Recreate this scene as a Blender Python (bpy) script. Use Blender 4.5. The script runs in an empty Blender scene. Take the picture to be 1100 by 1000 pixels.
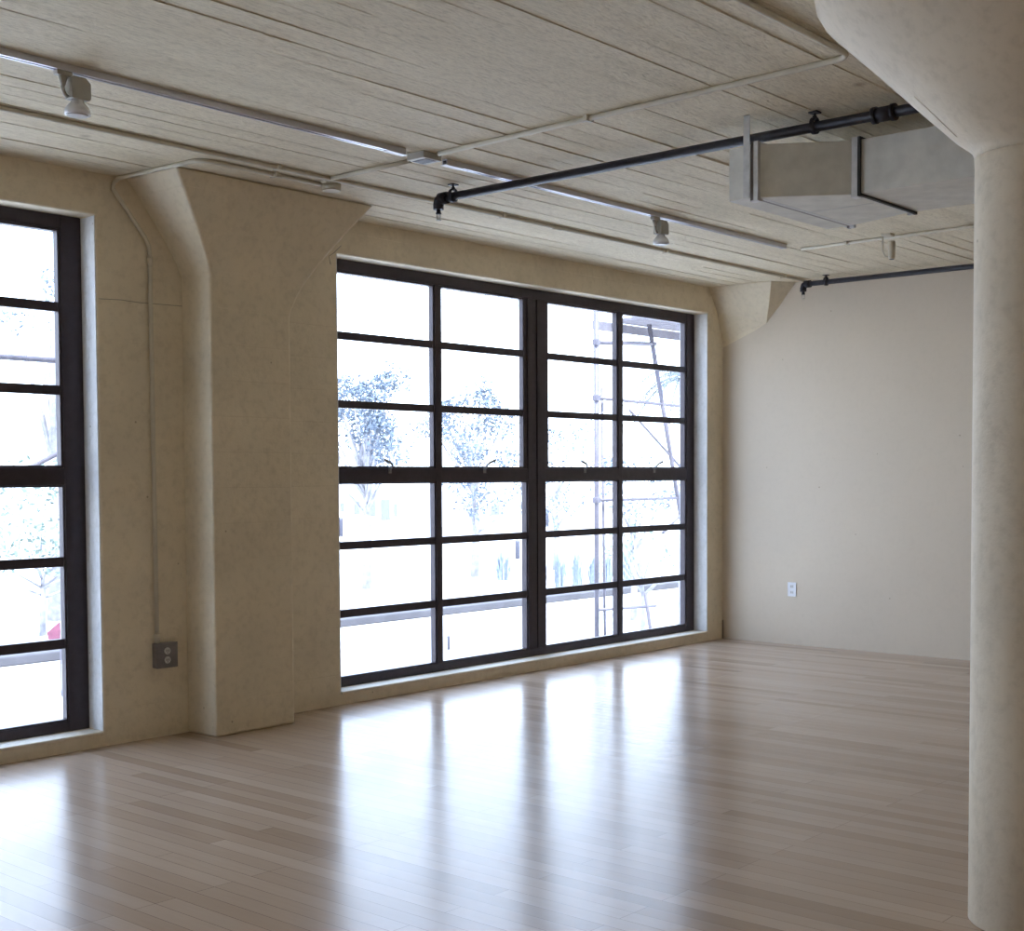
import bpy, bmesh, math, random
from mathutils import Vector, Matrix
R = math.radians
PI = math.pi
random.seed(7)
C = bpy.context.scene.collection
sc = bpy.context.scene

# ------------------------------------------------------------------ constants
ZC = 3.16          # ceiling underside
YW = 6.645         # room face of the window wall
YF = 6.79          # room face of the window frames
XR = 10.35         # room face of the partition
X0 = -1.7          # wall behind the camera side
Y0 = -6.5          # wall opposite the windows
GZ = -1.0          # street level outside

# ------------------------------------------------------------------ materials
def srgb(r, g, b):
    f = lambda c: (c / 255 / 12.92) if c / 255 <= 0.04045 else ((c / 255 + 0.055) / 1.055) ** 2.4
    return (f(r), f(g), f(b), 1.0)

class NT:
    def __init__(s, name):
        s.m = bpy.data.materials.new(name); s.m.use_nodes = True
        s.t = s.m.node_tree; s.b = s.t.nodes['Principled BSDF']
    def n(s, typ, **kw):
        x = s.t.nodes.new(typ)
        for k, v in kw.items():
            if k in x.inputs: x.inputs[k].default_value = v
            else: setattr(x, k, v)
        return x
    def l(s, a, ao, b, bi): s.t.links.new(a.outputs[ao], b.inputs[bi])
    def coord(s, scale=(1, 1, 1)):
        tc = s.n('ShaderNodeTexCoord'); mp = s.n('ShaderNodeMapping')
        mp.inputs['Scale'].default_value = scale
        s.l(tc, 'Object', mp, 'Vector'); return mp
    def noise(s, mp, scale, detail=4, rough=.55):
        x = s.n('ShaderNodeTexNoise', Scale=scale, Detail=detail, Roughness=rough)
        s.l(mp, 'Vector', x, 'Vector'); return x
    def ramp(s, src, out, stops):
        r = s.n('ShaderNodeValToRGB'); e = r.color_ramp.elements
        while len(e) < len(stops): e.new(.5)
        for i, (p, c) in enumerate(stops): e[i].position = p; e[i].color = c
        s.l(src, out, r, 'Fac'); return r
    def bump(s, src, out, strength, dist, prev=None):
        b = s.n('ShaderNodeBump', Strength=strength, Distance=dist)
        s.l(src, out, b, 'Height')
        if prev: s.l(prev, 'Normal', b, 'Normal')
        return b

def plain(name, col, rough=.5, metal=0.0, var=.12, nscale=14, bump=.0, spec=.5):
    t = NT(name); mp = t.coord(); nz = t.noise(mp, nscale)
    a = tuple(c * (1 - var) for c in col[:3]) + (1,); b = tuple(min(1, c * (1 + var)) for c in col[:3]) + (1,)
    r = t.ramp(nz, 'Fac', [(.3, a), (.7, b)])
    t.l(r, 'Color', t.b, 'Base Color')
    t.b.inputs['Roughness'].default_value = rough; t.b.inputs['Metallic'].default_value = metal
    t.b.inputs['Specular IOR Level'].default_value = spec
    if bump:
        bb = t.bump(nz, 'Fac', bump, .01); t.l(bb, 'Normal', t.b, 'Normal')
    return t.m

def concrete(name, col, form=True, mottling=.10, fine=.35, wave=.25, speck=.6):
    """painted, board formed concrete: blotches, pin holes, faint form lines"""
    t = NT(name)
    mp = t.coord(); big = t.noise(mp, 1.3, 5, .6); med = t.noise(mp, 24, 6, .62); finen = t.noise(mp, 95, 3, .7)
    lo = tuple(c * (1 - mottling) for c in col[:3]) + (1,); hi = tuple(min(1, c * (1 + mottling)) for c in col[:3]) + (1,)
    r = t.ramp(big, 'Fac', [(.3, lo), (.7, hi)])
    r2 = t.ramp(med, 'Fac', [(.28, (.80, .79, .76, 1)), (.52, (1, 1, 1, 1))])
    mix = t.n('ShaderNodeMix', data_type='RGBA', blend_type='MULTIPLY'); mix.inputs[0].default_value = speck
    t.l(r, 'Color', mix, 6); t.l(r2, 'Color', mix, 7)
    # pin holes
    vo = t.n('ShaderNodeTexVoronoi', Scale=5.5); t.l(mp, 'Vector', vo, 'Vector')
    r3 = t.ramp(vo, 'Distance', [(.020, (.45, .40, .33, 1)), (.045, (1, 1, 1, 1))])
    m2 = t.n('ShaderNodeMix', data_type='RGBA', blend_type='MULTIPLY'); m2.inputs[0].default_value = .75
    t.l(mix, 2, m2, 6); t.l(r3, 'Color', m2, 7)
    last = m2
    b1 = t.bump(med, 'Fac', fine, .006); b2 = t.bump(finen, 'Fac', fine * .8, .003, b1); b3 = t.bump(big, 'Fac', wave, .05, b2)
    nb = b3
    if form:
        mz = t.coord((.0001, .0001, 1)); wn = t.noise(mp, 2.0)
        sep = t.n('ShaderNodeSeparateXYZ'); tc = t.n('ShaderNodeTexCoord'); t.l(tc, 'Object', sep, 'Vector')
        add = t.n('ShaderNodeMath', operation='MULTIPLY_ADD'); add.inputs[1].default_value = .012
        t.l(wn, 'Fac', add, 0); t.l(sep, 'Z', add, 2)
        dv = t.n('ShaderNodeMath', operation='DIVIDE'); dv.inputs[1].default_value = .205; t.l(add, 'Value', dv, 0)
        fr = t.n('ShaderNodeMath', operation='FRACT'); t.l(dv, 'Value', fr, 0)
        rr = t.ramp(fr, 'Value', [(0, (0, 0, 0, 1)), (.035, (1, 1, 1, 1))])
        nb = t.bump(rr, 'Color', .35, .004, b3)
    t.l(last, 2, t.b, 'Base Color'); t.l(nb, 'Normal', t.b, 'Normal')
    t.b.inputs['Roughness'].default_value = .62; t.b.inputs['Specular IOR Level'].default_value = .3
    return t.m

CREAM = (.76, .665, .50)
M = {}
M['wall'] = concrete('painted_concrete', CREAM, True)
M['pil'] = concrete('painted_concrete_pilaster', (.735, .64, .475), True)
M['col'] = concrete('painted_concrete_column', (.76, .67, .53), False, .07, .45)
M['reveal'] = concrete('glare_pale_reveal', (.80, .80, .80), False, .05, .3)  # paler than the walls, window glare on the jambs put into the colour
M['conduit'] = plain('painted_conduit', (.60, .545, .43), .5, 0, .06)
M['partition'] = concrete('painted_partition', (.61, .525, .415), False, .02, .03, .04, .15)
M['backwall'] = plain('rear_wall_paint', (.60, .52, .38), .7, 0, .05, 3)
M['frame'] = plain('dark_bronze_frame', (.044, .033, .041), .38, .2, .15, 20)
M['steel_black'] = plain('black_steel_pipe', (.022, .020, .026), .45, .3, .25, 30)
M['white'] = plain('white_enamel', (.72, .72, .74), .3, 0, .04)
M['track'] = plain('track_aluminium', (.62, .62, .66), .28, .6, .05)
M['trackslot'] = plain('track_slot', (.06, .055, .06), .6)
M['fixture'] = plain('fixture_beige_grey', (.42, .40, .35), .45, 0, .08)
M['galv'] = plain('galvanised_steel', (.66, .65, .60), .42, .15, .12, 9)
M['galvlit'] = plain('galvanised_flange', (.60, .60, .60), .35, .6, .12, 20)
M['outletgrey'] = plain('grey_box_steel', (.23, .21, .21), .4, .4, .15)
M['outletwhite'] = plain('ivory_outlet_plastic', (.60, .58, .56), .35)
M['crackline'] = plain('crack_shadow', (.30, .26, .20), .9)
M['dark'] = plain('dark_slot', (.02, .02, .02), .6)
M['handle'] = plain('handle_metal', (.20, .19, .19), .4, .3)
M['caulk'] = plain('pane_bead', (.45, .46, .48), .5)

def mat_ceiling():
    t = NT('board_formed_ceiling')
    mp = t.coord((.22, 1.6, 1)); mp2 = t.coord((.5, 2.2, 2)); mp3 = t.coord()
    a = t.noise(mp, 3.2, 7, .65); b = t.noise(mp2, 42, 6, .7); c = t.noise(mp3, 1.1, 3)
    r = t.ramp(a, 'Fac', [(.28, (.72, .625, .45, 1)), (.5, (.83, .735, .555, 1)), (.75, (.87, .78, .60, 1))])
    r2 = t.ramp(b, 'Fac', [(.32, (.60, .57, .52, 1)), (.55, (1, 1, 1, 1))])
    mix = t.n('ShaderNodeMix', data_type='RGBA', blend_type='MULTIPLY'); mix.inputs[0].default_value = .55
    t.l(r, 'Color', mix, 6); t.l(r2, 'Color', mix, 7)
    # grubby knots and specks
    vo = t.n('ShaderNodeTexVoronoi', Scale=1.3); t.l(mp3, 'Vector', vo, 'Vector')
    r3 = t.ramp(vo, 'Distance', [(.012, (.5, .42, .34, 1)), (.05, (1, 1, 1, 1))])
    m2 = t.n('ShaderNodeMix', data_type='RGBA', blend_type='MULTIPLY'); m2.inputs[0].default_value = .7
    t.l(mix, 2, m2, 6); t.l(r3, 'Color', m2, 7)
    b1 = t.bump(b, 'Fac', 1.0, .012); b2 = t.bump(a, 'Fac', .6, .016, b1)
    t.l(m2, 2, t.b, 'Base Color'); t.l(b2, 'Normal', t.b, 'Normal')
    t.b.inputs['Roughness'].default_value = .7; t.b.inputs['Specular IOR Level'].default_value = .25
    return t.m
M['ceiling'] = mat_ceiling()

def mat_floor():
    t = NT('maple_strip_floor')
    # strips run along Y, 83 mm wide, staggered lengths
    tc = t.n('ShaderNodeTexCoord'); mp = t.n('ShaderNodeMapping'); mp.inputs['Rotation'].default_value = (0, 0, R(90))
    t.l(tc, 'Object', mp, 'Vector')
    br = t.n('ShaderNodeTexBrick', Scale=1.0); br.offset = .37; br.offset_frequency = 3; br.squash = 1
    br.inputs['Brick Width'].default_value = 1.35; br.inputs['Row Height'].default_value = .083
    br.inputs['Mortar Size'].default_value = .0012; br.inputs['Mortar Smooth'].default_value = .3
    br.inputs['Color1'].default_value = (.0, .0, .0, 1); br.inputs['Color2'].default_value = (1, 1, 1, 1); br.inputs['Mortar'].default_value = (.5, .5, .5, 1)
    br.inputs['Bias'].default_value = 0
    t.l(mp, 'Vector', br, 'Vector')
    tone = t.ramp(br, 'Color', [(0, (.38, .27, .185, 1)), (.3, (.455, .335, .24, 1)), (.65, (.48, .36, .262, 1)), (1, (.525, .40, .295, 1))])
    g = t.coord((9, .5, 1)); gn = t.noise(g, 6, 6, .6)
    gr = t.ramp(gn, 'Fac', [(.3, (.93, .91, .89, 1)), (.7, (1, 1, 1, 1))])
    mix = t.n('ShaderNodeMix', data_type='RGBA', blend_type='MULTIPLY'); mix.inputs[0].default_value = .8
    t.l(tone, 'Color', mix, 6); t.l(gr, 'Color', mix, 7)
    m2 = t.n('ShaderNodeMix', data_type='RGBA', blend_type='MIX')
    t.l(br, 'Fac', m2, 0); t.l(mix, 2, m2, 6); m2.inputs[7].default_value = (.17, .11, .08, 1)
    t.l(m2, 2, t.b, 'Base Color')
    wav = t.coord((2.5, 1.2, 1)); wn = t.noise(wav, 3, 2)
    b1 = t.bump(wn, 'Fac', .07, .01); b2 = t.bump(br, 'Fac', .10, -.001, b1); b3 = t.bump(br, 'Color', .03, .002, b2)
    t.l(b3, 'Normal', t.b, 'Normal')
    rr = t.ramp(gn, 'Fac', [(.3, (.205, .205, .205, 1)), (.7, (.235, .235, .235, 1))])
    t.l(rr, 'Color', t.b, 'Roughness')
    t.b.inputs['Specular IOR Level'].default_value = .25
    t.b.inputs['Coat Weight'].default_value = .08; t.b.inputs['Coat Roughness'].default_value = .14
    return t.m
M['floor'] = mat_floor()

def mat_glass():
    t = NT('window_glass'); t.t.nodes.remove(t.b)
    o = t.t.nodes['Material Output']
    tr = t.n('ShaderNodeBsdfTransparent'); tr.inputs['Color'].default_value = (.93, .96, .98, 1)
    gl = t.n('ShaderNodeBsdfGlossy', Roughness=.02); lw = t.n('ShaderNodeLayerWeight', Blend=.5); pw = t.n('ShaderNodeMath', operation='POWER'); pw.inputs[1].default_value = 5; t.l(lw, 'Facing', pw, 0); fr = t.n('ShaderNodeMath', operation='MULTIPLY_ADD'); fr.inputs[1].default_value = .6; fr.inputs[2].default_value = .05; t.l(pw, 'Value', fr, 0)
    mx = t.n('ShaderNodeMixShader'); t.l(fr, 'Value', mx, 0); t.l(tr, 'BSDF', mx, 1); t.l(gl, 'BSDF', mx, 2)
    t.l(mx, 'Shader', o, 'Surface'); return t.m
M['glass'] = mat_glass()

# outside
M['street'] = plain('sunlit_pavement', (.50, .50, .50), .9, 0, .06, .8)
M['leaf'] = plain('sunlit_leaves', (.11, .14, .185), .6, 0, .35, 3)
M['leaf2'] = plain('green_leaves', (.15, .20, .17), .6, 0, .35, 3)
M['bark'] = plain('bark', (.30, .29, .31), .9, 0, .3, 8)
M['kerb'] = plain('kerb_concrete', (.060, .058, .066), .9, 0, .15, 3)
M['stucco'] = plain('white_stucco', (.70, .71, .74), .9, 0, .03, 1)
M['facwin'] = plain('facade_window', (.12, .125, .145), .4, 0, .1)
M['scaf'] = plain('scaffold_steel', (.10, .092, .115), .6, .2, .2)
M['plank'] = plain('scaffold_plank', (.12, .11, .13), .8, 0, .2)
M['frond'] = plain('palm_frond', (.075, .095, .11), .6, 0, .25)
M['bollard'] = plain('bollard_paint', (.075, .075, .10), .6, 0, .1)
M['flower'] = plain('dark_red_leaf', (.14, .04, .07), .6, 0, .2)
M['grassb'] = plain('blue_green_blades', (.22, .26, .32), .6, 0, .3)

# ------------------------------------------------------------------ mesh builder
class MB:
    def __init__(s): s.v = []; s.f = []; s.sm = []
    def add(s, vs, fs, smooth=False):
        b = len(s.v); s.v += [tuple(v) for v in vs]; s.f += [tuple(b + i for i in f) for f in fs]; s.sm += [smooth] * len(fs); return s
    def box(s, x0, x1, y0, y1, z0, z1):
        vs = [(x, y, z) for z in (z0, z1) for y in (y0, y1) for x in (x0, x1)]
        return s.add(vs, [(0, 2, 3, 1), (4, 5, 7, 6), (0, 1, 5, 4), (2, 6, 7, 3), (0, 4, 6, 2), (1, 3, 7, 5)])
    def tube(s, pts, r, n=12, caps=True, radii=None):
        pts = [Vector(p) for p in pts]; rings = []; prev = None
        for i, p in enumerate(pts):
            a = pts[max(i - 1, 0)]; b = pts[min(i + 1, len(pts) - 1)]; d = (b - a).normalized()
            if prev is None:
                ref = Vector((0, 0, 1)) if abs(d.z) < .9 else Vector((1, 0, 0))
                u = d.cross(ref).normalized()
            else:
                u = (prev - d * prev.dot(d)).normalized()
            prev = u; w = d.cross(u); rr = radii[i] if radii else r
            rings.append([p + (u * math.cos(2 * PI * k / n) + w * math.sin(2 * PI * k / n)) * rr for k in range(n)])
        vs = [v for rg in rings for v in rg]; fs = []
        for i in range(len(pts) - 1):
            for k in range(n):
                fs.append((i * n + k, i * n + (k + 1) % n, (i + 1) * n + (k + 1) % n, (i + 1) * n + k))
        s.add(vs, fs, True)
        if caps:
            b = len(s.v) - len(vs)
            s.f.append(tuple(b + k for k in range(n))[::-1]); s.sm.append(False)
            s.f.append(tuple(b + (len(pts) - 1) * n + k for k in range(n))); s.sm.append(False)
        return s
    def lathe(s, prof, cx=0, cy=0, n=48, smooth=True, cz=0):
        vs = [(cx + r * math.cos(2 * PI * k / n), cy + r * math.sin(2 * PI * k / n), cz + z) for r, z in prof for k in range(n)]
        fs = [(i * n + k, i * n + (k + 1) % n, (i + 1) * n + (k + 1) % n, (i + 1) * n + k) for i in range(len(prof) - 1) for k in range(n)]
        fs.append(tuple(range(n))[::-1]); fs.append(tuple((len(prof) - 1) * n + k for k in range(n)))
        b = len(s.sm); s.add(vs, fs, smooth); s.sm[-1] = s.sm[-2] = False
        return s
    def build(s, name, mat, parent=None, bevel=0, seg=2, loc=None):
        me = bpy.data.meshes.new(name); me.from_pydata(s.v, [], s.f); me.update()
        me.polygons.foreach_set('use_smooth', s.sm)
        me.materials.append(mat if not isinstance(mat, str) else M[mat])
        bm = bmesh.new(); bm.from_mesh(me); bmesh.ops.recalc_face_normals(bm, faces=bm.faces); bm.to_mesh(me); bm.free()
        o = bpy.data.objects.new(name, me); C.objects.link(o)
        if parent:
            o.parent = parent
        if loc: o.location = loc
        if bevel:
            m = o.modifiers.new('bevel', 'BEVEL'); m.width = bevel; m.segments = seg; m.limit_method = 'ANGLE'; m.angle_limit = R(35)
        return o

def tag(o, label=None, cat=None, group=None, kind=None):
    if label: o['label'] = label
    if cat: o['category'] = cat
    if group: o['group'] = group
    if kind: o['kind'] = kind
    return o
def empty(name, loc, label=None, cat=None, group=None, kind=None):
    o = bpy.data.objects.new(name, None); o.empty_display_size = .1; C.objects.link(o); o.location = loc
    return tag(o, label, cat, group, kind)
def shift(mb, loc):
    """mesh given in world coordinates -> local to a parent at loc"""
    mb.v = [(x - loc[0], y - loc[1], z - loc[2]) for x, y, z in mb.v]; return mb
def copy_tree(o, parent=None):
    c = o.copy(); C.objects.link(c); c.parent = parent
    for ch in [x for x in bpy.data.objects if x.parent == o]:
        copy_tree(ch, c)
    return c
def arc(c, a0, a1, r, plane, n=6):
    """points on an arc; plane = two axis vectors"""
    u, w = Vector(plane[0]), Vector(plane[1])
    return [Vector(c) + (u * math.cos(R(a0 + (a1 - a0) * i / n)) + w * math.sin(R(a0 + (a1 - a0) * i / n))) * r for i in range(n + 1)]

# ------------------------------------------------------------------ room shell
def wall_with_openings(name, xs, zs, is_open, yf, yb, mat):
    bm = bmesh.new(); cache = {}
    def V(x, y, z):
        k = (round(x, 4), round(y, 4), round(z, 4))
        if k not in cache: cache[k] = bm.verts.new((x, y, z))
        return cache[k]
    nx, nz = len(xs) - 1, len(zs) - 1
    op = [[is_open(i, j) for j in range(nz)] for i in range(nx)]
    for i in range(nx):
        for j in range(nz):
            if op[i][j]: continue
            a, b, c, d = xs[i], xs[i + 1], zs[j], zs[j + 1]
            bm.faces.new((V(a, yf, c), V(b, yf, c), V(b, yf, d), V(a, yf, d)))
            bm.faces.new((V(a, yb, c), V(a, yb, d), V(b, yb, d), V(b, yb, c)))
            for (di, dj, p, q) in ((-1, 0, (a, c), (a, d)), (1, 0, (b, c), (b, d)), (0, -1, (a, c), (b, c)), (0, 1, (a, d), (b, d))):
                ii, jj = i + di, j + dj
                if ii < 0 or jj < 0 or ii >= nx or jj >= nz or op[ii][jj]:
                    bm.faces.new((V(p[0], yf, p[1]), V(q[0], yf, q[1]), V(q[0], yb, q[1]), V(p[0], yb, p[1])))
    bmesh.ops.recalc_face_normals(bm, faces=bm.faces)
    me = bpy.data.meshes.new(name); bm.to_mesh(me); bm.free(); me.materials.append(M[mat])
    o = bpy.data.objects.new(name, me); C.objects.link(o); o['kind'] = 'structure'
    m = o.modifiers.new('bevel', 'BEVEL'); m.width = .012; m.segments = 3; m.limit_method = 'ANGLE'; m.angle_limit = R(35)
    return o

W1 = (5.78, 10.105); W2 = (-.275, 4.05); SZ, TZ = .075, 2.93
wall_with_openings('wall_left', [X0 - .3, W2[0], W2[1], W1[0], W1[1], XR + .5], [GZ, SZ, TZ, 3.28],
                   lambda i, j: i in (1, 3) and j == 1, YW, 6.868, 'wall')['label'] = 'cream painted concrete wall holding the two big windows'

w = MB().box(XR, XR + .15, Y0 - .1, YW, -.02, ZC + .1).build('wall_right', 'partition'); tag(w, 'smooth pale partition wall at the far end of the room', kind='structure')
w = MB().box(X0 - .2, X0, Y0, YW, -.02, ZC + .1).build('wall_near', 'backwall'); tag(w, 'cream wall closing the room on the side nearest the viewer', kind='structure')
w = MB().box(X0 - .2, XR + .15, Y0 - .2, Y0, -.02, ZC + .1).build('wall_back', 'backwall'); tag(w, 'cream wall opposite the windows', kind='structure')
w = MB().box(X0 - .2, XR + .2, Y0 - .2, YW, -.2, 0).build('floor', 'floor'); tag(w, 'glossy pale maple strip floor', kind='structure')

# ceiling: board-marked concrete soffit, boards along X
def ceiling():
    mb = MB(); y = Y0; rnd = random.Random(3); NX = 34
    xs = [X0 + (XR - X0) * i / NX for i in range(NX + 1)]
    while y < YW - .001:
        y1 = min(y + .15 * rnd.uniform(.82, 1.12), YW)
        if YW - y1 < .04: y1 = YW
        # each board sags and tips a little along its length, as rough form boards do
        za = rnd.uniform(-.0012, .0015); ph = rnd.uniform(0, 6.3); ph2 = rnd.uniform(0, 6.3); tp = rnd.uniform(-.0008, .0022); fr = rnd.uniform(.8, 2.0)
        vs = []
        for x in xs:
            z = ZC + za + .0015 * math.sin(x * fr + ph); t = (tp + .0018 * math.sin(x * 1.3 * fr + ph2)) * .8
            vs += [(x, y, z - t), (x, y1, z + t), (x, y1, ZC + .03), (x, y, ZC + .03)]
        fs = []
        for i in range(NX):
            for k in range(4): fs.append((i * 4 + k, i * 4 + (k + 1) % 4, i * 4 + 4 + (k + 1) % 4, i * 4 + 4 + k))
        fs += [(0, 1, 2, 3), (NX * 4 + 3, NX * 4 + 2, NX * 4 + 1, NX * 4)]
        mb.add(vs, fs)
        q = X0 + rnd.uniform(0, 2)
        while q < XR - .3:
            e = min(q + rnd.uniform(.2, 1.1), XR)
            if rnd.random() < .3:
                h = rnd.uniform(.001, .003); hw = rnd.uniform(.003, .007)
                mb.add([(q, y - hw, ZC + .004), (q + .08, y, ZC - h), (q, y + hw, ZC + .004), (e, y - hw, ZC + .004), (e - .08, y, ZC - h * .5), (e, y + hw, ZC + .004)],
                       [(0, 1, 4, 3), (1, 2, 5, 4), (0, 2, 1), (3, 4, 5), (0, 3, 5, 2)])
            q = e + rnd.uniform(0, .8)
        y = y1
    mb.box(X0 - .2, XR + .2, Y0 - .2, 7.0, ZC + .012, ZC + .12)
    o = mb.build('ceiling', 'ceiling'); tag(o, 'board-marked painted concrete ceiling', kind='structure')
ceiling()

# ------------------------------------------------------------------ windows
def make_window(name, xa, xb, label):
    """xa..xb opening; local origin at the left lower corner of the opening, on the frame's room face"""
    W = xb - xa; rt = empty(name, (xa, YF, SZ), label, kind='structure')
    H = TZ - SZ
    fd = .07
    zr = [.49 + .0, .955, 1.375, 1.42]    # (not used for the layout below, kept local)
    mid = W / 2 - .02
    lz = lambda z: z - SZ
    # outer frame
    f = MB()
    f.box(-.02, .09, 0, fd, -.02, H + .06); f.box(W - .125, W + .02, 0, fd, -.02, H + .06)
    f.box(.09, W - .125, .001, fd - .001, -.02, .07); f.box(.09, W - .125, .001, fd - .001, lz(2.855), H + .06)
    f.build('frame', 'frame', rt, .004)
    # centre post, in two halves with the joint between them
    p = MB(); pc = mid
    p.box(pc - .105, pc - .006, -.004, fd, .07, lz(2.855)); p.box(pc + .006, pc + .105, -.004, fd, .07, lz(2.855)); p.box(pc - .006, pc + .006, .012, fd, .07, lz(2.855))
    p.build('centre_post', 'frame', rt, .003)
    halves = [(.09, pc - .105), (pc + .105, W - .125)]
    for (a, b) in halves:
        m = (a + b) / 2
        MB().box(m - .027, m + .027, -.002, fd - .002, .07, lz(2.855)).build('mullion', 'frame', rt, .003)
        MB().box(a, b, -.001, fd - .004, lz(1.452), lz(1.548)).build('transom', 'frame', rt, .004)
        for (c, d, inner) in ((a, m - .027, 0), (m + .027, b, 1)):
            # upper sash: operable, three rows high, with a handle at the bottom
            s = MB(); z0, z1 = lz(1.548), lz(2.855); e = .017; ew = .045
            # stiles are wider beside the centre post
            el = ew if (inner == 0 and a > 1) else e; er = ew if (inner == 1 and a < 1) else e
            s.box(c, c + el, .006, .05, z0, z1); s.box(d - er, d, .006, .05, z0, z1)
            s.box(c + el, d - er, .007, .049, z0, z0 + .014); s.box(c + el, d - er, .007, .049, z1 - .014, z1)
            so = s.build('sash', 'frame', rt, .002)
            g = MB()
            for zz in (1.975, 2.430): g.box(c + el, d - er, .010, .046, lz(zz - .026), lz(zz + .026))
            g.build('glazing_bar', 'frame', so, .003)
            MB().box(c + el - .002, d - er + .002, .030, .036, z0 + .01, z1 - .01).build('pane', 'glass', so)
            # peg handle on the transom
            hx = (c + d) / 2 + (.02 if inner == 0 else -.02); hd = -1 if inner == 0 else 1
            h = MB(); zt = lz(1.573)
            h.tube([(hx, -.004, zt - .035), (hx, -.022, zt - .02), (hx, -.028, zt + .004)], .007, 8)
            h.tube([(hx, -.028, zt + .0), (hx + hd * .03, -.030, zt + .018), (hx + hd * .085, -.032, zt + .036)], .008, 8, radii=[.008, .009, .011])
            h.box(hx - .014, hx + .014, -.006, .0, zt - .06, zt - .012)
            h.build('handle', 'handle', so)
            # lower fixed light
            s = MB(); z0, z1 = .07, lz(1.452); e = .012
            s.box(c, c + e, .006, .05, z0, z1); s.box(d - e, d, .006, .05, z0, z1); s.box(c + e, d - e, .007, .049, z0, z0 + .010); s.box(c + e, d - e, .007, .049, z1 - .010, z1)
            so = s.build('fixed_light', 'frame', rt, .002)
            g = MB()
            for zz in (.575, 1.030): g.box(c + e, d - e, .010, .046, lz(zz - .027), lz(zz + .027))
            g.build('glazing_bar', 'frame', so, .003)
            MB().box(c + e - .002, d - e + .002, .030, .036, z0 + .006, z1 - .006).build('pane', 'glass', so)
    # pale outer stop beads seen against the sky
    k = MB()
    k.box(-.02, W + .02, .071, .082, H - .085, H + .06); k.box(-.02, .075, .071, .082, 0, H - .085); k.box(W - .11, W + .02, .071, .082, 0, H - .085)
    k.build('outer_bead', 'caulk', rt)
    return rt
make_window('window_1', *W1, 'wide dark-framed window of four columns and six rows of panes')
make_window('window_2', *W2, 'dark-framed window cut off at the left, same grid of panes')

# concrete sills
for i, (a, b) in enumerate((W1, W2)):
    s = MB().box(a + .001, b - .001, YW - .008, YF + .05, SZ - .006, SZ + .012).build('trim_%d' % (i + 1), 'white', None, .006)
    s.data.materials.clear(); s.data.materials.append(M['col'])
    tag(s, ['pale worn sill ledge under the wide four-column window', 'pale worn sill ledge under the window cut off at the left'][i], kind='structure')

# fine pour-joint crack across the wall beside the left window
o = MB().tube([(4.062, YW - .0005, 2.475), (4.2, YW - .0005, 2.482), (4.32, YW - .0005, 2.478), (4.60, YW - .0005, 2.484)], .0018, 5).build('trim_7', 'crackline'); tag(o, 'thin dark pour-joint crack across the wall beside the left window', kind='structure')
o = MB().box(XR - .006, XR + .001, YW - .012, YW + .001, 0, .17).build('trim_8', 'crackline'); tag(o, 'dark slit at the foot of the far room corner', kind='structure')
# thin linings added to the window jambs, their pale colour imitates window glare
k = 2
for (a, b) in (W1, W2):
    for x0, x1, sd in ((a - .001, a + .004, 'left'), (b - .004, b + .001, 'right')):
        k += 1
        o = MB().box(x0, x1, YW + .006, YF - .001, SZ + .012, TZ - .002).build('trim_%d' % k, 'reveal'); tag(o, kind='structure')
        o['label'] = 'pale %s jamb lining, lightened for window glare, on the %s' % (sd, 'wide four-column window' if a > 5 else 'window cut off at the left')

# ------------------------------------------------------------------ pilaster with flared head
def flare(t):  # 0..1 height -> 0..1 outward, slight rounding at the root
    return t if t > .25 else t * t / .5 + .125 * (1 - (1 - t / .25)) * 1.0
def pilaster():
    xl, xr, yf = 4.60, 5.175, 6.375
    zs = [0, .8, 1.6, 2.3] + [2.44 + .04 * i for i in range(18)] + [ZC]
    base = (4.885, 6.51, 0)
    def off(z, z0, d):
        if z <= z0: return 0
        t = (z - z0) / (ZC - z0); return d * (t ** 1.22)
    def sect(z):
        l = xl - off(z, 2.64, .355); r = xr + off(z, 2.45, .50); f = yf - off(z, 2.62, .20)
        return [(l, YW + .01, z), (l, f, z), (r, f, z), (r, YW + .01, z)]
    rg = [sect(z) for z in zs]; mb = MB(); vs = [v for r_ in rg for v in r_]; fs = []
    for i in range(len(rg) - 1):
        for k in range(4):
            fs.append((i * 4 + k, i * 4 + (k + 1) % 4, (i + 1) * 4 + (k + 1) % 4, (i + 1) * 4 + k))
    fs.append((3, 2, 1, 0)); n = (len(rg) - 1) * 4; fs.append((n, n + 1, n + 2, n + 3))
    mb.add(vs, fs, False); o = shift(mb, base).build('wall_pilaster', 'pil'); o.location = base
    tag(o, 'square concrete pilaster between the two windows, flaring out at the ceiling', 'pilaster')
    def face(z): return yf - off(z, 2.62, .20) - .0008
    for nm, pl in (('crack', [(5.50, 2.905), (5.46, 2.86), (5.425, 2.835), (5.445, 2.80), (5.452, 2.79)]),):
        pts = [(x - base[0], face(z) - base[1], z) for x, z in pl]
        MB().tube(pts, .0022, 5).build(nm, 'crackline', o)
    m = o.modifiers.new('bevel', 'BEVEL'); m.width = .014; m.segments = 3; m.limit_method = 'ANGLE'; m.angle_limit = R(60)
pilaster()

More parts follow.
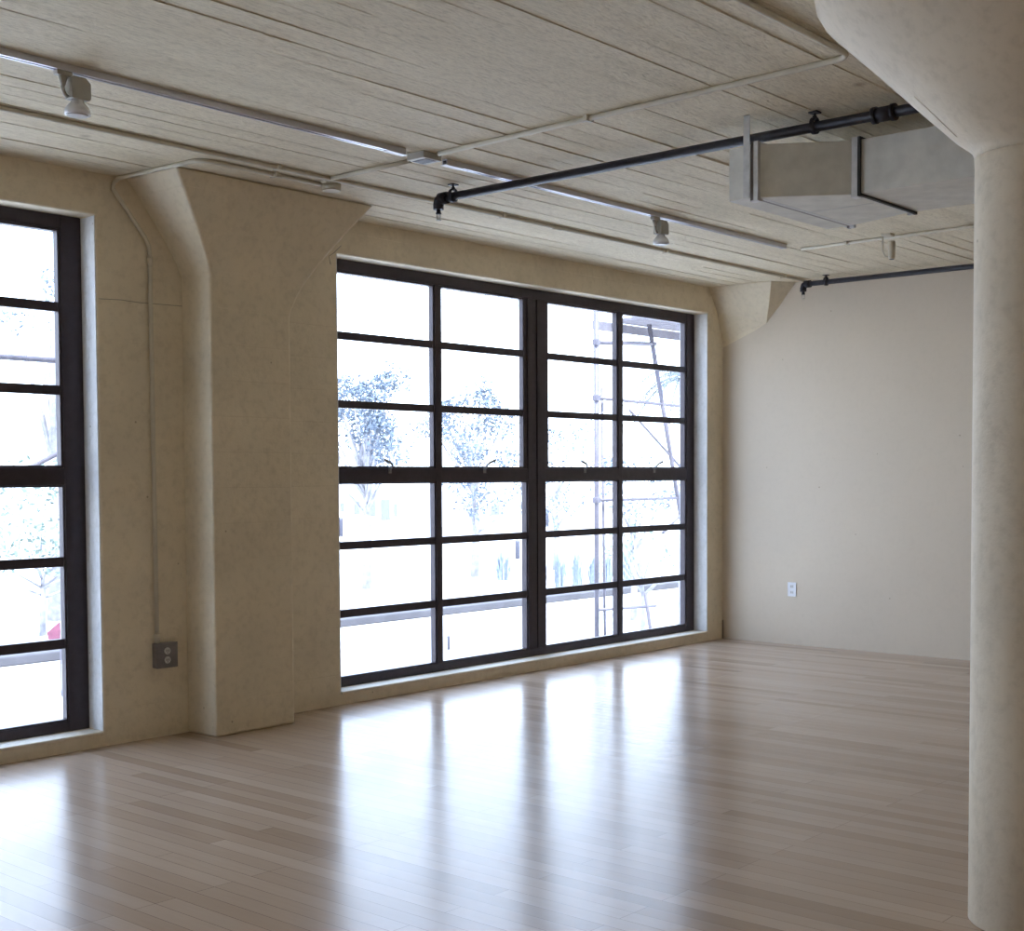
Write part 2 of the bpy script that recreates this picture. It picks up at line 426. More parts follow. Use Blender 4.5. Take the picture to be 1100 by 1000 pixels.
# second flared head, mostly swallowed by the partition
def corner_capital():
    b = (10.30, 6.3, 2.3)
    mb = MB()
    vs = [(10.12, YW + .01, ZC), (10.14, 6.02, ZC), (10.353, 5.90, ZC), (10.353, YW + .01, ZC),
          (10.255, YW + .01, 2.95), (10.25, 6.11, 2.97), (10.353, 6.06, 2.97), (10.353, YW + .01, 2.95),
          (10.345, YW + .01, 2.70), (10.345, 6.19, 2.83), (10.353, 6.19, 2.83), (10.353, YW + .01, 2.60)]
    mb.add(vs, [(0, 1, 2, 3), (0, 4, 5, 1), (1, 5, 6, 2), (2, 6, 7, 3), (3, 7, 4, 0), (4, 8, 9, 5), (5, 9, 10, 6), (6, 10, 11, 7), (7, 11, 8, 4), (8, 11, 10, 9)])
    o = shift(mb, b).build('pilaster_capital', 'pil', None, .006); o.location = b
    tag(o, 'small flared concrete pilaster head jutting from the far corner under the ceiling', 'pilaster')
corner_capital()

# ------------------------------------------------------------------ round column
CX, CY = 4.337 + .2 * .384, 1.806 - .2 * .923
def column():
    rt = empty('concrete_column', (CX, CY, 0), 'round cream concrete column with a wide cone-shaped head, cut by the right edge', 'column', kind='thing')
    sh = [(.195, 0), (.2, .006), (.2, .6), (.2, 1.2), (.2, 1.9), (.2, 2.50), (.202, 2.555)]
    MB().lathe(sh, n=72).build('shaft', 'col', rt)
    cp = [(.201, 2.53), (.2035, 2.545), (.211, 2.560), (.225, 2.572), (.262, 2.600), (.40, 2.735), (.55, 2.885), (.655, 2.985), (.695, 3.025), (.715, 3.06), (.722, 3.10), (.722, ZC + .01)]
    MB().lathe(cp, n=96).build('capital', 'col', rt)
    # thin ridge where the form boards of shaft and head met
    for a in (R(125),):
        r_ = MB(); pts = [((r - .0005) * math.cos(a), (r - .0005) * math.sin(a), z) for r, z in ((.262, 2.60), (.33, 2.667), (.40, 2.735))]
        r_.tube(pts, .0035, 6); r_.build('form_ridge', 'col', rt)
column()

# ------------------------------------------------------------------ conduits
cz = ZC - .012
def straps(mb, pts, r):
    for p, ax in pts:
        x, y, z = p
        if ax == 'x': mb.box(x - .009, x + .009, y - r * 2.2, y + r * 2.2, z - r * 1.15, z + r * 1.1)
        else: mb.box(x - r * 2.2, x + r * 2.2, y - .009, y + .009, z - r * 1.15, z + r * 1.1)
def conduit(pts, r, label, strp=(), mat='conduit', collars=()):
    b = pts[0]; rt = empty('electrical_conduit', b, label, 'conduit', 'painted conduits')
    mb = MB().tube(pts, r, 12); shift(mb, b).build('tube', mat, rt)
    if strp:
        for q in strp: k = MB(); straps(k, [q], r); shift(k, b).build('strap', mat, rt)
    if collars:
        for a, c in collars: shift(MB().tube([a, c], r * 1.35, 12), b).build('coupling', mat, rt)
    return rt
conduit([(X0 + .01, 5.76, cz - .001), (3.3, 5.76, cz - .001), (10.27, 5.76, cz - .001)], .0125, 'long painted conduit running along the ceiling between track and windows',
        [((x, 5.76, cz), 'x') for x in (1.0, 3.0, 4.6, 6.4, 8.2, 9.9)], collars=[((6.9, 5.76, cz - .001), (6.98, 5.76, cz - .001))])
# dog-leg conduit: junction box -> over the pilaster head -> down the wall -> outlet
pts = [(5.03, 5.915, cz)] + [(4.30, 5.915, cz)] + arc((4.30, 5.995, cz), 270, 180, .08, ((1, 0, 0), (0, 1, 0))) + [(4.205, 6.3, cz), (4.19, 6.56, cz)] \
    + [(4.17, 6.600, cz - .006), (4.155, 6.622, cz - .03), (4.150, 6.630, cz - .06), (4.350, 6.630, 2.845), (4.375, 6.630, 2.80), (4.38, 6.630, 2.74), (4.388, 6.630, .545)]
conduit(pts, .0125, 'thin painted conduit bending over the pilaster head and dropping to the wall outlet',
        [((4.7, 5.915, cz), 'x')], collars=[((4.386, 6.63, .60), (4.388, 6.63, .548)), ((4.38, 6.63, 2.74), (4.38, 6.63, 2.69))])
conduit([(4.97, 5.83, cz - .001), (4.965, 5.12, cz - .001)], .0115, 'short painted conduit linking the ceiling junction box with the track feed box', collars=[((4.97, 5.83, cz - .001), (4.97, 5.79, cz - .001))])
pts = [(4.955, 4.90, cz), (4.93, 3.9, cz), (4.895, 2.62, cz)] + arc((4.815, 2.62, cz), 0, -90, .08, ((1, 0, 0), (0, 1, 0)))[1:] + [(4.2, 2.535, cz), (1.0, 2.49, cz), (X0 + .02, 2.48, cz)]
conduit(pts, .0125, 'painted conduit crossing the ceiling boards and elbowing beside the column head',
        [((4.93, 3.9, cz), 'y'), ((4.0, 2.53, cz), 'x')])
conduit([(8.80, 4.97, cz), (8.76, 3.65, cz), (8.72, 1.0, cz)], .011, 'thin painted conduit running from the far end of the light track past the duct',
        [((8.79, 4.6, cz), 'y'), ((8.74, 2.6, cz), 'y')])

# ceiling junction box (round, painted)
b = (5.10, 5.905, ZC)
rt = empty('junction_box', b, 'round painted junction box on the ceiling in front of the pilaster head', 'junction box')
MB().lathe([(.052, -.034), (.056, -.030), (.056, .0)], n=24).build('box_body', 'conduit', rt)
MB().lathe([(.050, -.040), (.054, -.038), (.054, -.034)], n=24).build('cover', 'conduit', rt)
# square box beside it feeding the track
b = (4.955, 5.0, ZC)
rt = empty('feed_box', b, 'small grey feed box joining the two lengths of ceiling track', 'junction box')
MB().box(-.070, .060, -.062, .062, -.036, 0).build('box_body', 'fixture', rt, .004)
MB().box(-.045, .030, -.050, .050, -.038, -.036).build('cover', 'trackslot', rt)

# ------------------------------------------------------------------ light track + heads
TY = 5.0
def track(xa, xb, live, label):
    b = (xa, TY, ZC); L = xb - xa
    rt = empty('light_track', b, label, 'track light rail')
    p = MB()
    p.box(0, L, -.019, .019, -.006, 0); p.box(0, L, -.019, -.0125, -.030, -.006); p.box(0, L, .0125, .019, -.030, -.006)
    p.box(0, L, -.0125, -.006, -.030, -.026); p.box(0, L, .006, .0125, -.030, -.026)
    p.build('rail', 'track', rt)
    MB().box(.001, L - .001, -.0124, .0124, -.012, -.0062).build('slot', 'trackslot', rt)
    if live:
        x = L if live > 0 else 0; d = 1 if live > 0 else -1
        MB().box(*sorted((x - d * .12, x + d * .014)), -.021, .021, -.033, -.0305).build('end_connector', 'white', rt, .002)
    MB().box(*( (-.006, 0) if live > 0 else (L, L + .006)), -.019, .019, -.030, 0).build('end_cap', 'white', rt)
    return rt
track(X0 + .3, 4.80, 1, 'long ceiling track on the left, carrying the bigger spotlight')
track(5.10, 8.60, -1, 'ceiling track on the far side of the feed box, carrying the smaller spotlight')

def make_spot(x, label):
    rt = empty('track_spotlight', (x, TY, ZC - .030), label, 'spotlight', 'spotlights on the ceiling track')
    MB().box(-.034, .034, -.016, .016, -.020, .0).build('track_adapter', 'fixture', rt, .003)
    a = MB(); a.tube([(.0, 0, -.020), (-.002, 0, -.060)], .012, 12, radii=[.019, .009])
    a.tube([(-.004, 0, -.055), (.000, 0, -.075), (.008, 0, -.092), (.018, 0, -.098)], .0075, 10)
    a.build('arm', 'fixture', rt)
    h = MB()
    # transformer housing with chamfered top corner
    pr = [(.022, -.022), (.030, -.015), (.085, -.015), (.108, -.035), (.108, -.095), (.100, -.104), (.022, -.104)]
    n = len(pr); vs = [(px, y, pz) for y in (-.030, .030) for px, pz in pr]
    h.add(vs, [tuple(range(n)), tuple(range(n, 2 * n))[::-1]] + [(k, (k + 1) % n, n + (k + 1) % n, n + k) for k in range(n)])
    h.build('housing', 'fixture', rt, .004)
    l = MB().lathe([(.026, -.102), (.026, -.116), (.034, -.120), (.047, -.136), (.051, -.148), (.051, -.162), (.045, -.162)], cx=.062, cy=0, n=32)
    l.build('lamp_shade', 'white', rt)
    MB().lathe([(.038, -.168), (.041, -.162), (.030, -.158)], cx=.062, cy=0, n=24).build('lens', 'outletwhite', rt)
    return rt
make_spot(2.915, 'larger looking white track spotlight, nearer the viewer, lamp pointing down')
s2 = copy_tree(bpy.data.objects['track_spotlight']); s2.location.x = 7.0
s2['label'] = 'smaller looking white track spotlight hanging above the wide window, left of the duct'

# third small cylinder fixture on the thin conduit
b = (8.715, 4.24, ZC)
rt = empty('cylinder_spotlight', b, 'small cream cylinder spotlight on a thin conduit below the duct', 'spotlight')
MB().box(-.05, .02, -.035, .035, -.018, 0).build('mounting_plate', 'conduit', rt, .003)
MB().tube([(-.03, .03, -.018), (-.03, .03, -.12), (-.02, .015, -.155), (0, -.005, -.160)], .006, 8).build('arm', 'conduit', rt)
MB().lathe([(.020, -.175), (.024, -.170), (.026, -.06), (.022, -.052)], cx=.0, cy=-.022, n=24).build('lamp_body', 'conduit', rt)
MB().lathe([(.015, -.178), (.017, -.175)], cx=.0, cy=-.022, n=20).build('lens', 'dark', rt)

# ------------------------------------------------------------------ sprinkler pipes
def sprinkler(x, ya, yb, z, r, hangers, couplings, label, drop=.06):
    b = (x, ya, z); rt = empty('sprinkler_pipe', b, label, 'pipe', 'black sprinkler pipes')
    MB().tube([(0, -.02, 0), (0, yb - ya, 0)], r, 16).build('pipe', 'steel_black', rt)
    e = MB(); e.tube([(0, -.055, 0), (0, -.0, 0)], r * 1.45, 16)
    e.tube([(0, -.045, 0), (0, -.012, 0), (0, .006, -.010), (0, .014, -.032), (0, .014, -.060)], r * 1.3, 16, radii=[r * 1.32, r * 1.35, r * 1.38, r * 1.3, r * 1.3])
    e.build('elbow', 'steel_black', rt)
    for y in couplings:
        c = MB(); yy = y - ya
        c.tube([(0, yy - .045, 0), (0, yy + .045, 0)], r * 1.4, 16); c.tube([(0, yy - .055, 0), (0, yy - .035, 0)], r * 1.6, 16); c.tube([(0, yy + .035, 0), (0, yy + .055, 0)], r * 1.6, 16)
        c.build('coupling', 'steel_black', rt)
    for y in hangers:
        yy = y - ya; h = MB(); n = 20; R0, R1 = r + .004, r + .009; top = ZC - z
        # teardrop band
        outl = [(R1 * math.cos(a), R1 * math.sin(a)) for a in [R(200 + 320 * -1 * i / 18 + 0) for i in range(0)]]
        ring = [(math.cos(2 * PI * k / n), math.sin(2 * PI * k / n)) for k in range(n)]
        vs = [(c * q, yy + s, d * q + (.012 if d > .3 else 0)) for s in (-.011, .011) for q in (R0, R1) for c, d in ring]
        fs = []
        for k in range(n):
            k2 = (k + 1) % n
            fs += [(k, k2, n + k2, n + k), (2 * n + k, 2 * n + k2, 3 * n + k2, 3 * n + k), (n + k, n + k2, 3 * n + k2, 3 * n + k), (k, k2, 2 * n + k2, 2 * n + k)]
        h.add(vs, fs, True)
        h.tube([(0, yy, R1), (0, yy, top - .004)], .006, 8); h.tube([(0, yy, R1 + .006), (0, yy, R1 + .018)], .012, 6)
        h.box(-.022, .022, yy - .022, yy + .022, top - .008, top)
        h.build('hanger', 'steel_black', rt)
    # sprinkler head
    s = empty('sprinkler_head', (0, .014, -.060)); s.parent = rt
    k = MB(); k.tube([(0, 0, 0), (0, 0, -.018)], .013, 12); k.tube([(0, 0, -.018), (0, 0, -.026)], .017, 6)
    k.build('fitting', 'steel_black', s)
    k = MB()
    for sg in (-1, 1): k.tube([(0, sg * .010, -.026), (0, sg * .016, -.040), (0, sg * .006, -.056)], .0028, 6)
    k.build('yoke', 'fixture', s); MB().tube([(0, 0, -.026), (0, 0, -.052)], .0028, 8).build('bulb', 'outletwhite', s)
    k = MB().lathe([(.004, -.056), (.016, -.058), (.016, -.060), (.004, -.061)], n=16); k.build('deflector', 'fixture', s)
    return s
sprinkler(5.56, 5.49, -2.0, 3.090, .0235, (5.385, 3.075, .8), (2.73,), 'thick black sprinkler pipe crossing over the duct, its end nearest the wide window')
sprinkler(10.13, 5.69, -2.0, 3.098, .021, (5.49, 2.4), (), 'black sprinkler pipe running along the top of the far partition wall')

# ------------------------------------------------------------------ duct
def duct():
    b = (5.95, 3.0, 2.78); zb, zt = 2.78, 3.025
    rt = empty('air_duct', b, 'galvanised steel air duct with a tapered end, hung under the ceiling behind the column', 'air duct')
    def prism(pl, z0=zb, z1=zt):
        n = len(pl); m = MB(); m.add([(x, y, z) for z in (z0, z1) for x, y in pl], [tuple(range(n))[::-1], tuple(range(n, 2 * n))] + [(k, (k + 1) % n, n + (k + 1) % n, n + k) for k in range(n)])
        return shift(m, b)
    prism([(5.665, -3.0), (6.24, -3.0), (6.24, 2.895), (5.665, 2.895)]).build('trunk_duct', 'galv', rt, .003)
    prism([(5.665, 2.93), (6.24, 2.93), (6.36, 3.29), (5.435, 3.29)]).build('tapered_section', 'galv', rt, .003)
    prism([(5.425, 3.325), (6.37, 3.325), (6.37, 3.45), (5.425, 3.45)]).build('end_collar', 'galv', rt, .003)
    # shallow stiffening creases
    k = MB(); k.box(5.90, 5.904, 2.95, 3.30, zb - .002, zb); shift(k, b).build('seam', 'galvlit', rt)
    for (ya, yb, xa, xb, mt) in ((2.893, 2.9055, 5.650, 6.255, 'dark'), (2.906, 2.935, 5.650, 6.255, 'galvlit'), (3.288, 3.312, 5.415, 6.382, 'galvlit'), (3.313, 3.327, 5.415, 6.382, 'outletgrey')):
        m = MB(); e = .012
        m.box(xa, xa + e + .012, ya, yb, zb - e, zt + e); m.box(xb - e - .012, xb, ya, yb, zb - e, zt + e)
        if ya < 3: m.box(xa + e + .012, xb - e - .012, ya + .0004, yb - .0004, zb - e * .25, zb + .004)
        else: m.box(xa + e + .012, xb - e - .012, ya + .0004, yb - .0004, zb - .0005, zb + .004)
        m.box(xa + e + .012, xb - e - .012, ya + .0004, yb - .0004, zt - .004, zt + e)
        shift(m, b).build('flange', mt, rt)
    m = MB(); m.box(5.655, 6.25, 2.890, 2.906, zb - .010, zb); shift(m, b).build('drive_cleat', 'dark', rt)
    
    for q in ((5.652, 5.70, 2.905, 2.937), (5.418, 5.46, 3.288, 3.33)): shift(MB().box(*q, zb - .016, zb - .004), b).build('corner_clip', 'white', rt)
    for (x, y) in ((5.402, 3.34), (6.388, 3.34), (5.648, 1.2), (6.258, 1.2)):
        m = MB(); m.box(x - .0015, x + .0015, y - .017, y + .017, zb + .0, ZC - .001); m.box(x - .0015, x + (.03 if x > 6 else -.03) if x > 6 else x + .0015, y - .017, y + .017, ZC - .005, ZC - .001)
        m.tube([(x + (-.004 if x < 6 else .004), y, ZC - .02), (x, y, ZC - .02)], .008, 8)
        shift(m, b).build('hanger_strap', 'galvlit', rt)
duct()

# ------------------------------------------------------------------ outlets
b = (4.4325, YW, .473)
rt = empty('wall_outlet', b, 'grey steel double outlet box on the window wall, under the thin conduit', 'outlet')
MB().box(-.070, .070, -.042, -.0005, -.070, .072).build('box_body', 'outletgrey', rt, .004)
MB().box(-.072, .072, -.046, -.042, -.072, .074).build('cover_plate', 'outletgrey', rt, .002)
for z in (-.026, .026):
    o = MB().lathe([(.020, 0), (.020, .006)], n=20).build('socket', 'outletwhite', rt, .001); o.rotation_euler = (R(90), 0, 0); o.location = (.0, -.046, z)
    k = MB(); k.box(-.008, -.005, -.0535, -.052, z - .005, z + .008); k.box(.005, .008, -.0535, -.052, z - .005, z + .008); k.tube([(0, -.0535, z - .011), (0, -.052, z - .011)], .003, 8)
    k.build('socket_slot', 'dark', rt)
b = (XR, 5.925, .486)
rt = empty('wall_outlet', b, 'white duplex outlet plate low on the far partition wall', 'outlet')
MB().box(-.007, -.0005, -.042, .042, -.062, .062).build('cover_plate', 'white', rt, .002)
for z in (-.026, .026):
    MB().box(-.0095, -.007, -.017, .017, z - .014, z + .014).build('socket', 'outletwhite', rt, .002)
    k = MB(); k.box(-.0102, -.0094, -.008, -.005, z - .005, z + .007); k.box(-.0102, -.0094, .005, .008, z - .005, z + .007); k.build('socket_slot', 'dark', rt)

# ------------------------------------------------------------------ outside
g = MB().box(-60, 160, 6.87, 160, GZ - .2, GZ).build('ground', 'street'); tag(g, 'white sunlit pavement and street outside', kind='structure')
g = MB(); g.box(-30, 90, 16.75, 16.95, GZ, GZ + .13); g.box(-30, 90, 16.95, 18.0, GZ, GZ + .11)
g = g.build('kerb', 'kerb', None, .02); tag(g, 'grey kerb line running along the sunlit street outside', kind='structure')

def leaves(mb, c, rad, n, size, rnd, flat=.8):
    for _ in range(n):
        while True:
            p = Vector((rnd.uniform(-1, 1), rnd.uniform(-1, 1), rnd.uniform(-1, 1)))
            if p.length < 1 and p.length > .25: break
        p = Vector(c) + Vector((p.x * rad, p.y * rad, p.z * rad * flat))
        d = Vector((rnd.gauss(0, 1), rnd.gauss(0, 1), rnd.gauss(0, 1))).normalized(); u = d.orthogonal().normalized()
        w_ = d.cross(u); s = size * rnd.uniform(.6, 1.3); a = rnd.uniform(0, PI); uu = u * math.cos(a) + w_ * math.sin(a); ww = d.cross(uu)
        mb.add([p - uu * s, p + ww * s * .45, p + uu * s, p - ww * s * .45], [(0, 1, 2, 3)])

def make_tree(x, y, h, spread, seed, label, name='leafy_tree', leafmat='leaf', clumps=26, per=60, lsize=.055, crown0=.35, cr=(.35, .7)):
    rnd = random.Random(seed); rt = empty(name, (x, y, GZ), label, 'tree', 'trees across the street')
    t = MB(); t.tube([(0, 0, 0), (.05 * h * .2, 0, h * .3), (0, .02 * h, h * .6), (.03 * h, 0, h * .85)], .1, 8, radii=[.022 * h, .017 * h, .012 * h, .004 * h])
    cl = []
    for i in range(clumps):
        a = rnd.uniform(0, 2 * PI); zz = rnd.uniform(crown0, .95); k = math.sqrt(max(.05, 1 - ((zz - .6) / .45) ** 2)); rr = spread * k * rnd.uniform(.25, 1)
        cl.append((rr * math.cos(a), rr * math.sin(a), zz * h))
    for c in cl:
        z0 = h * max(.15, (c[2] / h) * .55); t.tube([(0, 0, z0), (c[0] * .5, c[1] * .5, (z0 + c[2]) / 2 - .05), c], .02, 5, radii=[.009 * h, .006 * h, .0025 * h])
    t.build('trunk', 'bark', rt)
    f = MB()
    for c in cl: leaves(f, c, rnd.uniform(*cr), per, lsize, rnd)
    f.build('foliage', leafmat, rt)
    return rt
make_tree(19.9, 22.0, 4.9, 1.5, 11, 'bushy pale tree seen through the leftmost column of the wide window', clumps=24, per=210, crown0=.58, cr=(.3, .6))
make_tree(23.9, 22.5, 4.9, 1.5, 12, 'taller bushy tree seen through the second column of the wide window', clumps=22, per=200, cr=(.3, .6))
make_tree(27.0, 22.5, 4.1, 1.2, 13, 'low sparse tree seen through the third column of the wide window', clumps=9, per=150)
make_tree(12.2, 21.5, 6.7, .75, 14, 'tall sparse tree at the top of the window cut off at the left', clumps=6, per=55, crown0=.72, cr=(.25, .45))
make_tree(10.9, 19.6, 2.6, 1.5, 15, 'low spreading bush tree low in the window cut off at the left', clumps=14, per=170, crown0=.40, leafmat='leaf2')
make_tree(15.5, 11.3, 2.05, .75, 16, 'small leafy sapling behind the scaffold in the right-hand column of panes', name='sapling', leafmat='leaf2', clumps=9, per=16, lsize=.045, cr=(.15, .3), crown0=.55)
make_tree(18.4, 13.6, 3.0, .9, 17, 'bush tree just below eye level behind the scaffold', name='bush_tree', leafmat='leaf', clumps=10, per=80, lsize=.045, cr=(.2, .4), crown0=.6)

# palm
def palm():
    b = (14.7, 10.0, GZ); rt = empty('palm_tree', b, 'palm with drooping fronds at the far right edge of the wide window', 'palm')
    MB().tube([(0, 0, 0), (.04, .02, 1.6), (0, 0, 3.0), (-.03, 0, 3.75)], .1, 10, radii=[.13, .10, .09, .08]).build('trunk', 'bark', rt)
    rnd = random.Random(5)
    for i in range(13):
        a = 2 * PI * i / 13 + rnd.uniform(-.15, .15); up = rnd.uniform(.15, .75); L = rnd.uniform(.85, 1.2); f = MB(); pts = []
        for k in range(9):
            t = k / 8; r_ = L * t; z = 3.75 + up * t * 1.0 - 1.25 * t * t
            pts.append(Vector((r_ * math.cos(a) - .03, r_ * math.sin(a), z)))
        f.tube(pts, .008, 5, radii=[.014 - .0014 * k for k in range(9)])
        side = Vector((-math.sin(a), math.cos(a), 0))
        for k in range(1, 26):
            t = k / 26; i0 = int(t * 8); p = pts[i0].lerp(pts[i0 + 1], t * 8 - i0); dr = (pts[i0 + 1] - pts[i0]).normalized()
            for sg in (-1, 1):
                ll = .32 * math.sin(PI * (t * .85 + .1)); tip = p + (side * sg * .8 + dr * .6 + Vector((0, 0, -.45))).normalized() * ll; q = dr * .012
                f.add([p - q, p + q, tip], [(0, 1, 2)])
        f.build('frond', 'frond', rt)
palm()

# scaffold outside the right half of the wide window
def scaffold():
    b = (11.5, 9.0, GZ); rt = empty('scaffold', b, 'steel scaffold with plank deck outside the right half of the wide window', 'scaffold')
    def pole(a, c, r=.024): shift(MB().tube([a, c], r, 10), b).build('pole', 'scaf', rt)
    pole((11.50, 9.0, GZ), (11.50, 9.0, 3.35), .028)
    pole((12.45, 9.0, 3.30), (13.40, 9.0, .0), .026)      # raking leg
    pole((11.72, 9.05, GZ), (11.66, 9.05, 2.45), .016)
    pole((13.6, 9.0, GZ), (13.6, 9.0, 3.5), .028)
    pole((11.5, 9.0, 2.93), (12.6, 9.0, 2.99)); pole((11.5, 9.0, 2.33), (13.6, 9.0, 2.29), .018)
    pole((12.1, 9.0, 2.22), (13.3, 9.0, 1.46), .016); pole((11.5, 9.0, 1.22), (13.6, 9.0, 1.22), .018)
    pole((12.75, 9.0, .82), (13.4, 9.0, 1.18), .018)
    pole((11.5, 9.0, .02), (12.6, 9.0, -.02), .016); pole((12.40, 9.0, .15), (12.66, 9.0, GZ), .022)
    for k in range(3): shift(MB().box(11.95 + .03 * k, 13.75 - .05 * k, 8.62 + k * .19, 8.79 + k * .19, 3.20, 3.235), b).build('plank', 'plank', rt)
    shift(MB().box(11.7, 13.7, 9.19, 9.21, 3.10, 3.20), b).build('toe_board', 'plank', rt)
    for (x, z) in ((11.5, 2.93), (11.5, 2.33), (11.5, 1.22), (13.6, 2.29), (13.6, 1.22)):
        shift(MB().box(x - .034, x + .034, 8.966, 9.034, z - .034, z + .034), b).build('clamp', 'scaf', rt, .008)
    shift(MB().box(11.40, 11.60, 8.90, 9.10, GZ, GZ + .02), b).build('base_plate', 'scaf', rt)
scaffold()
# rail frame outside the other window
b = (3.2, 9.0, GZ); rt = empty('pipe_railing', b, 'steel rail and raking brace outside the window cut off at the left', 'scaffold')
for a, c, r_ in (((1.2, 9, 2.342), (6.2, 9, 2.342), .022), ((2.6, 9, .45), (6.2, 9, 2.17), .018), ((1.2, 9, GZ), (1.2, 9, 3.3), .026), ((6.2, 9, GZ), (6.2, 9, 3.3), .026)):
    shift(MB().tube([a, c], r_, 10), b).build('pole', 'scaf', rt)

# ornamental grass clumps beyond the kerb
def make_grass(seed):
    rnd = random.Random(seed); m = MB()
    for i in range(150):
        a = rnd.uniform(0, 2 * PI); r0 = rnd.uniform(0, .2); L = rnd.uniform(.35, .95) * (1 - r0); ln = rnd.uniform(.05, .24); w_ = .014
        p = [Vector((r0 * math.cos(a), r0 * math.sin(a), 0)), None, None]
        p[1] = p[0] + Vector((math.cos(a) * ln * .4, math.sin(a) * ln * .4, L * .6)); p[2] = p[0] + Vector((math.cos(a) * ln, math.sin(a) * ln, L))
        s = Vector((-math.sin(a), math.cos(a), 0)) * w_
        m.add([p[0] - s, p[0] + s, p[1] + s, p[1] - s, p[2]], [(0, 1, 2, 3), (3, 2, 4)])
    return m
gm = make_grass(1).build('grass_plant', 'grassb')
spots = [(22.4, 19.1), (22.95, 19.0), (23.5, 18.95), (24.05, 18.9), (24.6, 18.95), (25.3, 18.9), (23.6, 21.3)]
for i, (x, y) in enumerate(spots):
    o = gm if i == 0 else gm.copy()
    if i: C.objects.link(o)
    o.location = (x, y, GZ); o.rotation_euler.z = i * 1.3; o.scale = (.62, .62, .92 + .12 * (i % 3)) if i < 6 else (.8, .8, 1.0)
    tag(o, 'blue-green clump of tall grass in the row beyond the kerb' if i < 6 else 'lone blue-green grass clump left of the row beyond the kerb', 'grass plant', 'grass clumps beyond the kerb')

# bollards
def make_bollard():
    m = MB().lathe([(.075, 0), (.075, .52), (.082, .53), (.082, .58), (.05, .62), (.01, .63)], n=16); return m.build('bollard', 'bollard')
bl = make_bollard()
for i, (x, y, s, lb) in enumerate(((29.9, 26.4, .9, 'short dark bollard standing behind the lone grass clump'), (36.6, 42, 1.25, 'dark bollard seen at the left edge of the wide window, far across the street'), (13.68, 13.4, .33, 'dark stub post on the near pavement in the second column of panes'), (15.27, 15.3, .33, 'dark stub post on the near pavement just left of the first mullion'), (48.9, 41.3, 1.6, 'dark bollard beside the centre post of the wide window, far across the street'))):
    o = bl if i == 0 else bl.copy()
    if i: C.objects.link(o)
    o.location = (x, y, GZ); o.scale = (s, s, s); tag(o, lb, 'bollard')

# white building across the street
def building():
    b = (35, 45, GZ); rt = empty('stucco_building', b, 'low white stucco building with small dark windows across the street', 'building')
    m = MB().box(22, 62, 45, 53, GZ, 1.5); m.box(21.8, 62.2, 44.8, 53.2, 1.5, 1.7); shift(m, b).build('wall', 'stucco', rt)
    for x, wz, ww, hh in ((40.0, -.25, .3, .6), (40.9, -.35, .35, .8), (41.6, -.55, .55, .95), (42.4, -.4, .2, .6), (39.2, -.1, .2, .4), (49.0, -.5, .6, .5), (33.0, -.3, .5, .8), (28.5, -.3, .5, .8), (52.0, -.2, .5, .7)):
        shift(MB().box(x, x + ww, 44.96, 45.02, wz, wz + hh), b).build('facade_window', 'facwin', rt)
building()
# small sign board by the left window's bushes
b = (8.0, 14.0, GZ); rt = empty('leaf_sign', b, 'small dark red flag on a thin stake outside the window cut off at the left', 'flag')
MB().tube([(0, 0, 0), (0, 0, .9)], .008, 8).build('stake', 'scaf', rt)
MB().add([(0, 0, .86), (-.16, .01, .74), (-.13, .0, .60), (-.02, .0, .56), (0, .008, .66), (0, -.008, .76)], [(0, 1, 2, 3, 4, 5)]).build('banner', 'flower', rt)

# ------------------------------------------------------------------ light
wd = bpy.data.worlds.new('sky'); sc.world = wd; wd.use_nodes = True
nt = wd.node_tree; bg = nt.nodes['Background']
tc = nt.nodes.new('ShaderNodeTexCoord'); sp = nt.nodes.new('ShaderNodeSeparateXYZ'); cr = nt.nodes.new('ShaderNodeValToRGB')
nt.links.new(tc.outputs['Generated'], sp.inputs['Vector']); nt.links.new(sp.outputs['Z'], cr.inputs['Fac'])
cr.color_ramp.elements[0].position = 0; cr.color_ramp.elements[0].color = (.80, .88, 1, 1)
cr.color_ramp.elements[1].position = .7; cr.color_ramp.elements[1].color = (.50, .66, 1, 1)
nt.links.new(cr.outputs['Color'], bg.inputs['Color']); bg.inputs['Strength'].default_value = 7.6

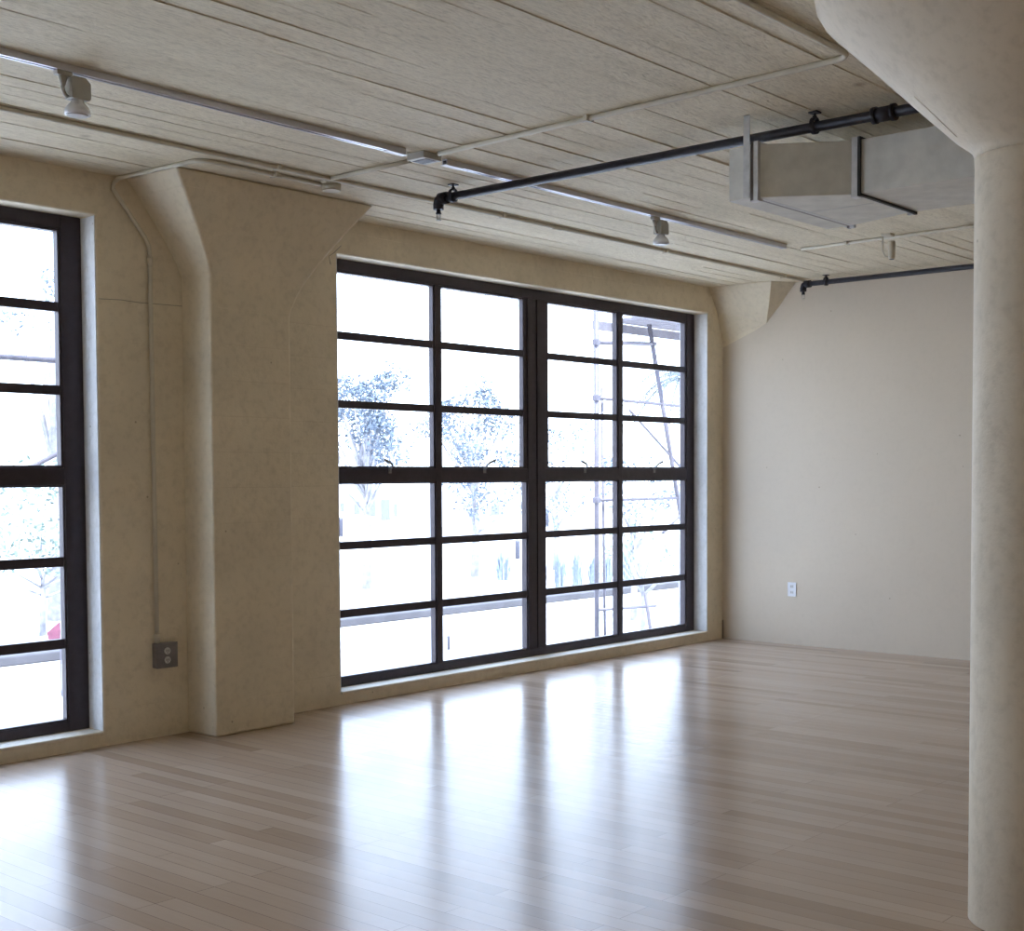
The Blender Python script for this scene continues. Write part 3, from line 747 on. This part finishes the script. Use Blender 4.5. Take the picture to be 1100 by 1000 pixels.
def light(name, typ, loc, energy, col, rot=None, **kw):
    l = bpy.data.lights.new(name, typ); l.energy = energy; l.color = col
    for k, v in kw.items(): setattr(l, k, v)
    o = bpy.data.objects.new(name, l); C.objects.link(o); o.location = loc
    if rot is not None: o.rotation_euler = rot
    return o
# sun high, from behind the building: lights the street, never the room
d = Vector((.25, .42, -1)).normalized()
light('sun', 'SUN', (0, -5, 20), 18.5, (1, .98, .95), d.to_track_quat('-Z', 'Y').to_euler(), angle=R(.6))
for (a, b_) in (W1, W2):
    o = light('window_portal', 'AREA', ((a + b_) / 2, 6.90, (SZ + TZ) / 2), 1, (1, 1, 1), (R(-90), 0, 0), shape='RECTANGLE', size=b_ - a, size_y=TZ - SZ)
    o.data.cycles.is_portal = True
# soft unseen fill light added behind the viewer to tune the interior brightness
light('rear_fill_light', 'AREA', (3.5, -4.2, ZC - .12), 55, (1, .93, .80), (0, 0, 0), shape='RECTANGLE', size=8, size_y=2)

# ------------------------------------------------------------------ camera
yaw, pit, rol = R(49.55541157), R(-2.36774058), R(-.23717525)
fw = Vector((math.sin(yaw) * math.cos(pit), math.cos(yaw) * math.cos(pit), math.sin(pit)))
rt0 = Vector((math.cos(yaw), -math.sin(yaw), 0)); up0 = rt0.cross(fw)
rt1 = rt0 * math.cos(rol) + up0 * math.sin(rol); up1 = -rt0 * math.sin(rol) + up0 * math.cos(rol)
cam = bpy.data.cameras.new('camera'); co = bpy.data.objects.new('camera', cam); C.objects.link(co)
mw = Matrix((rt1, up1, -fw)).transposed().to_4x4(); mw.translation = (0, 0, 1.5); co.matrix_world = mw
cam.sensor_fit = 'HORIZONTAL'; cam.sensor_width = 36; cam.lens = 1439.1645 / 1100 * 36
cam.shift_x = (550 - 580.742) / 1100; cam.shift_y = (569.369 - 500) / 1100
cam.clip_end = 500; sc.camera = co

sc.view_settings.view_transform = 'Standard'; sc.view_settings.look = 'None'; sc.view_settings.exposure = 0; sc.view_settings.gamma = 1
cy = sc.cycles; cy.use_denoising = True; cy.max_bounces = 10; cy.diffuse_bounces = 7; cy.transparent_max_bounces = 12; cy.sample_clamp_indirect = 8
try: cy.denoiser = 'OPENIMAGEDENOISE'
except Exception: pass
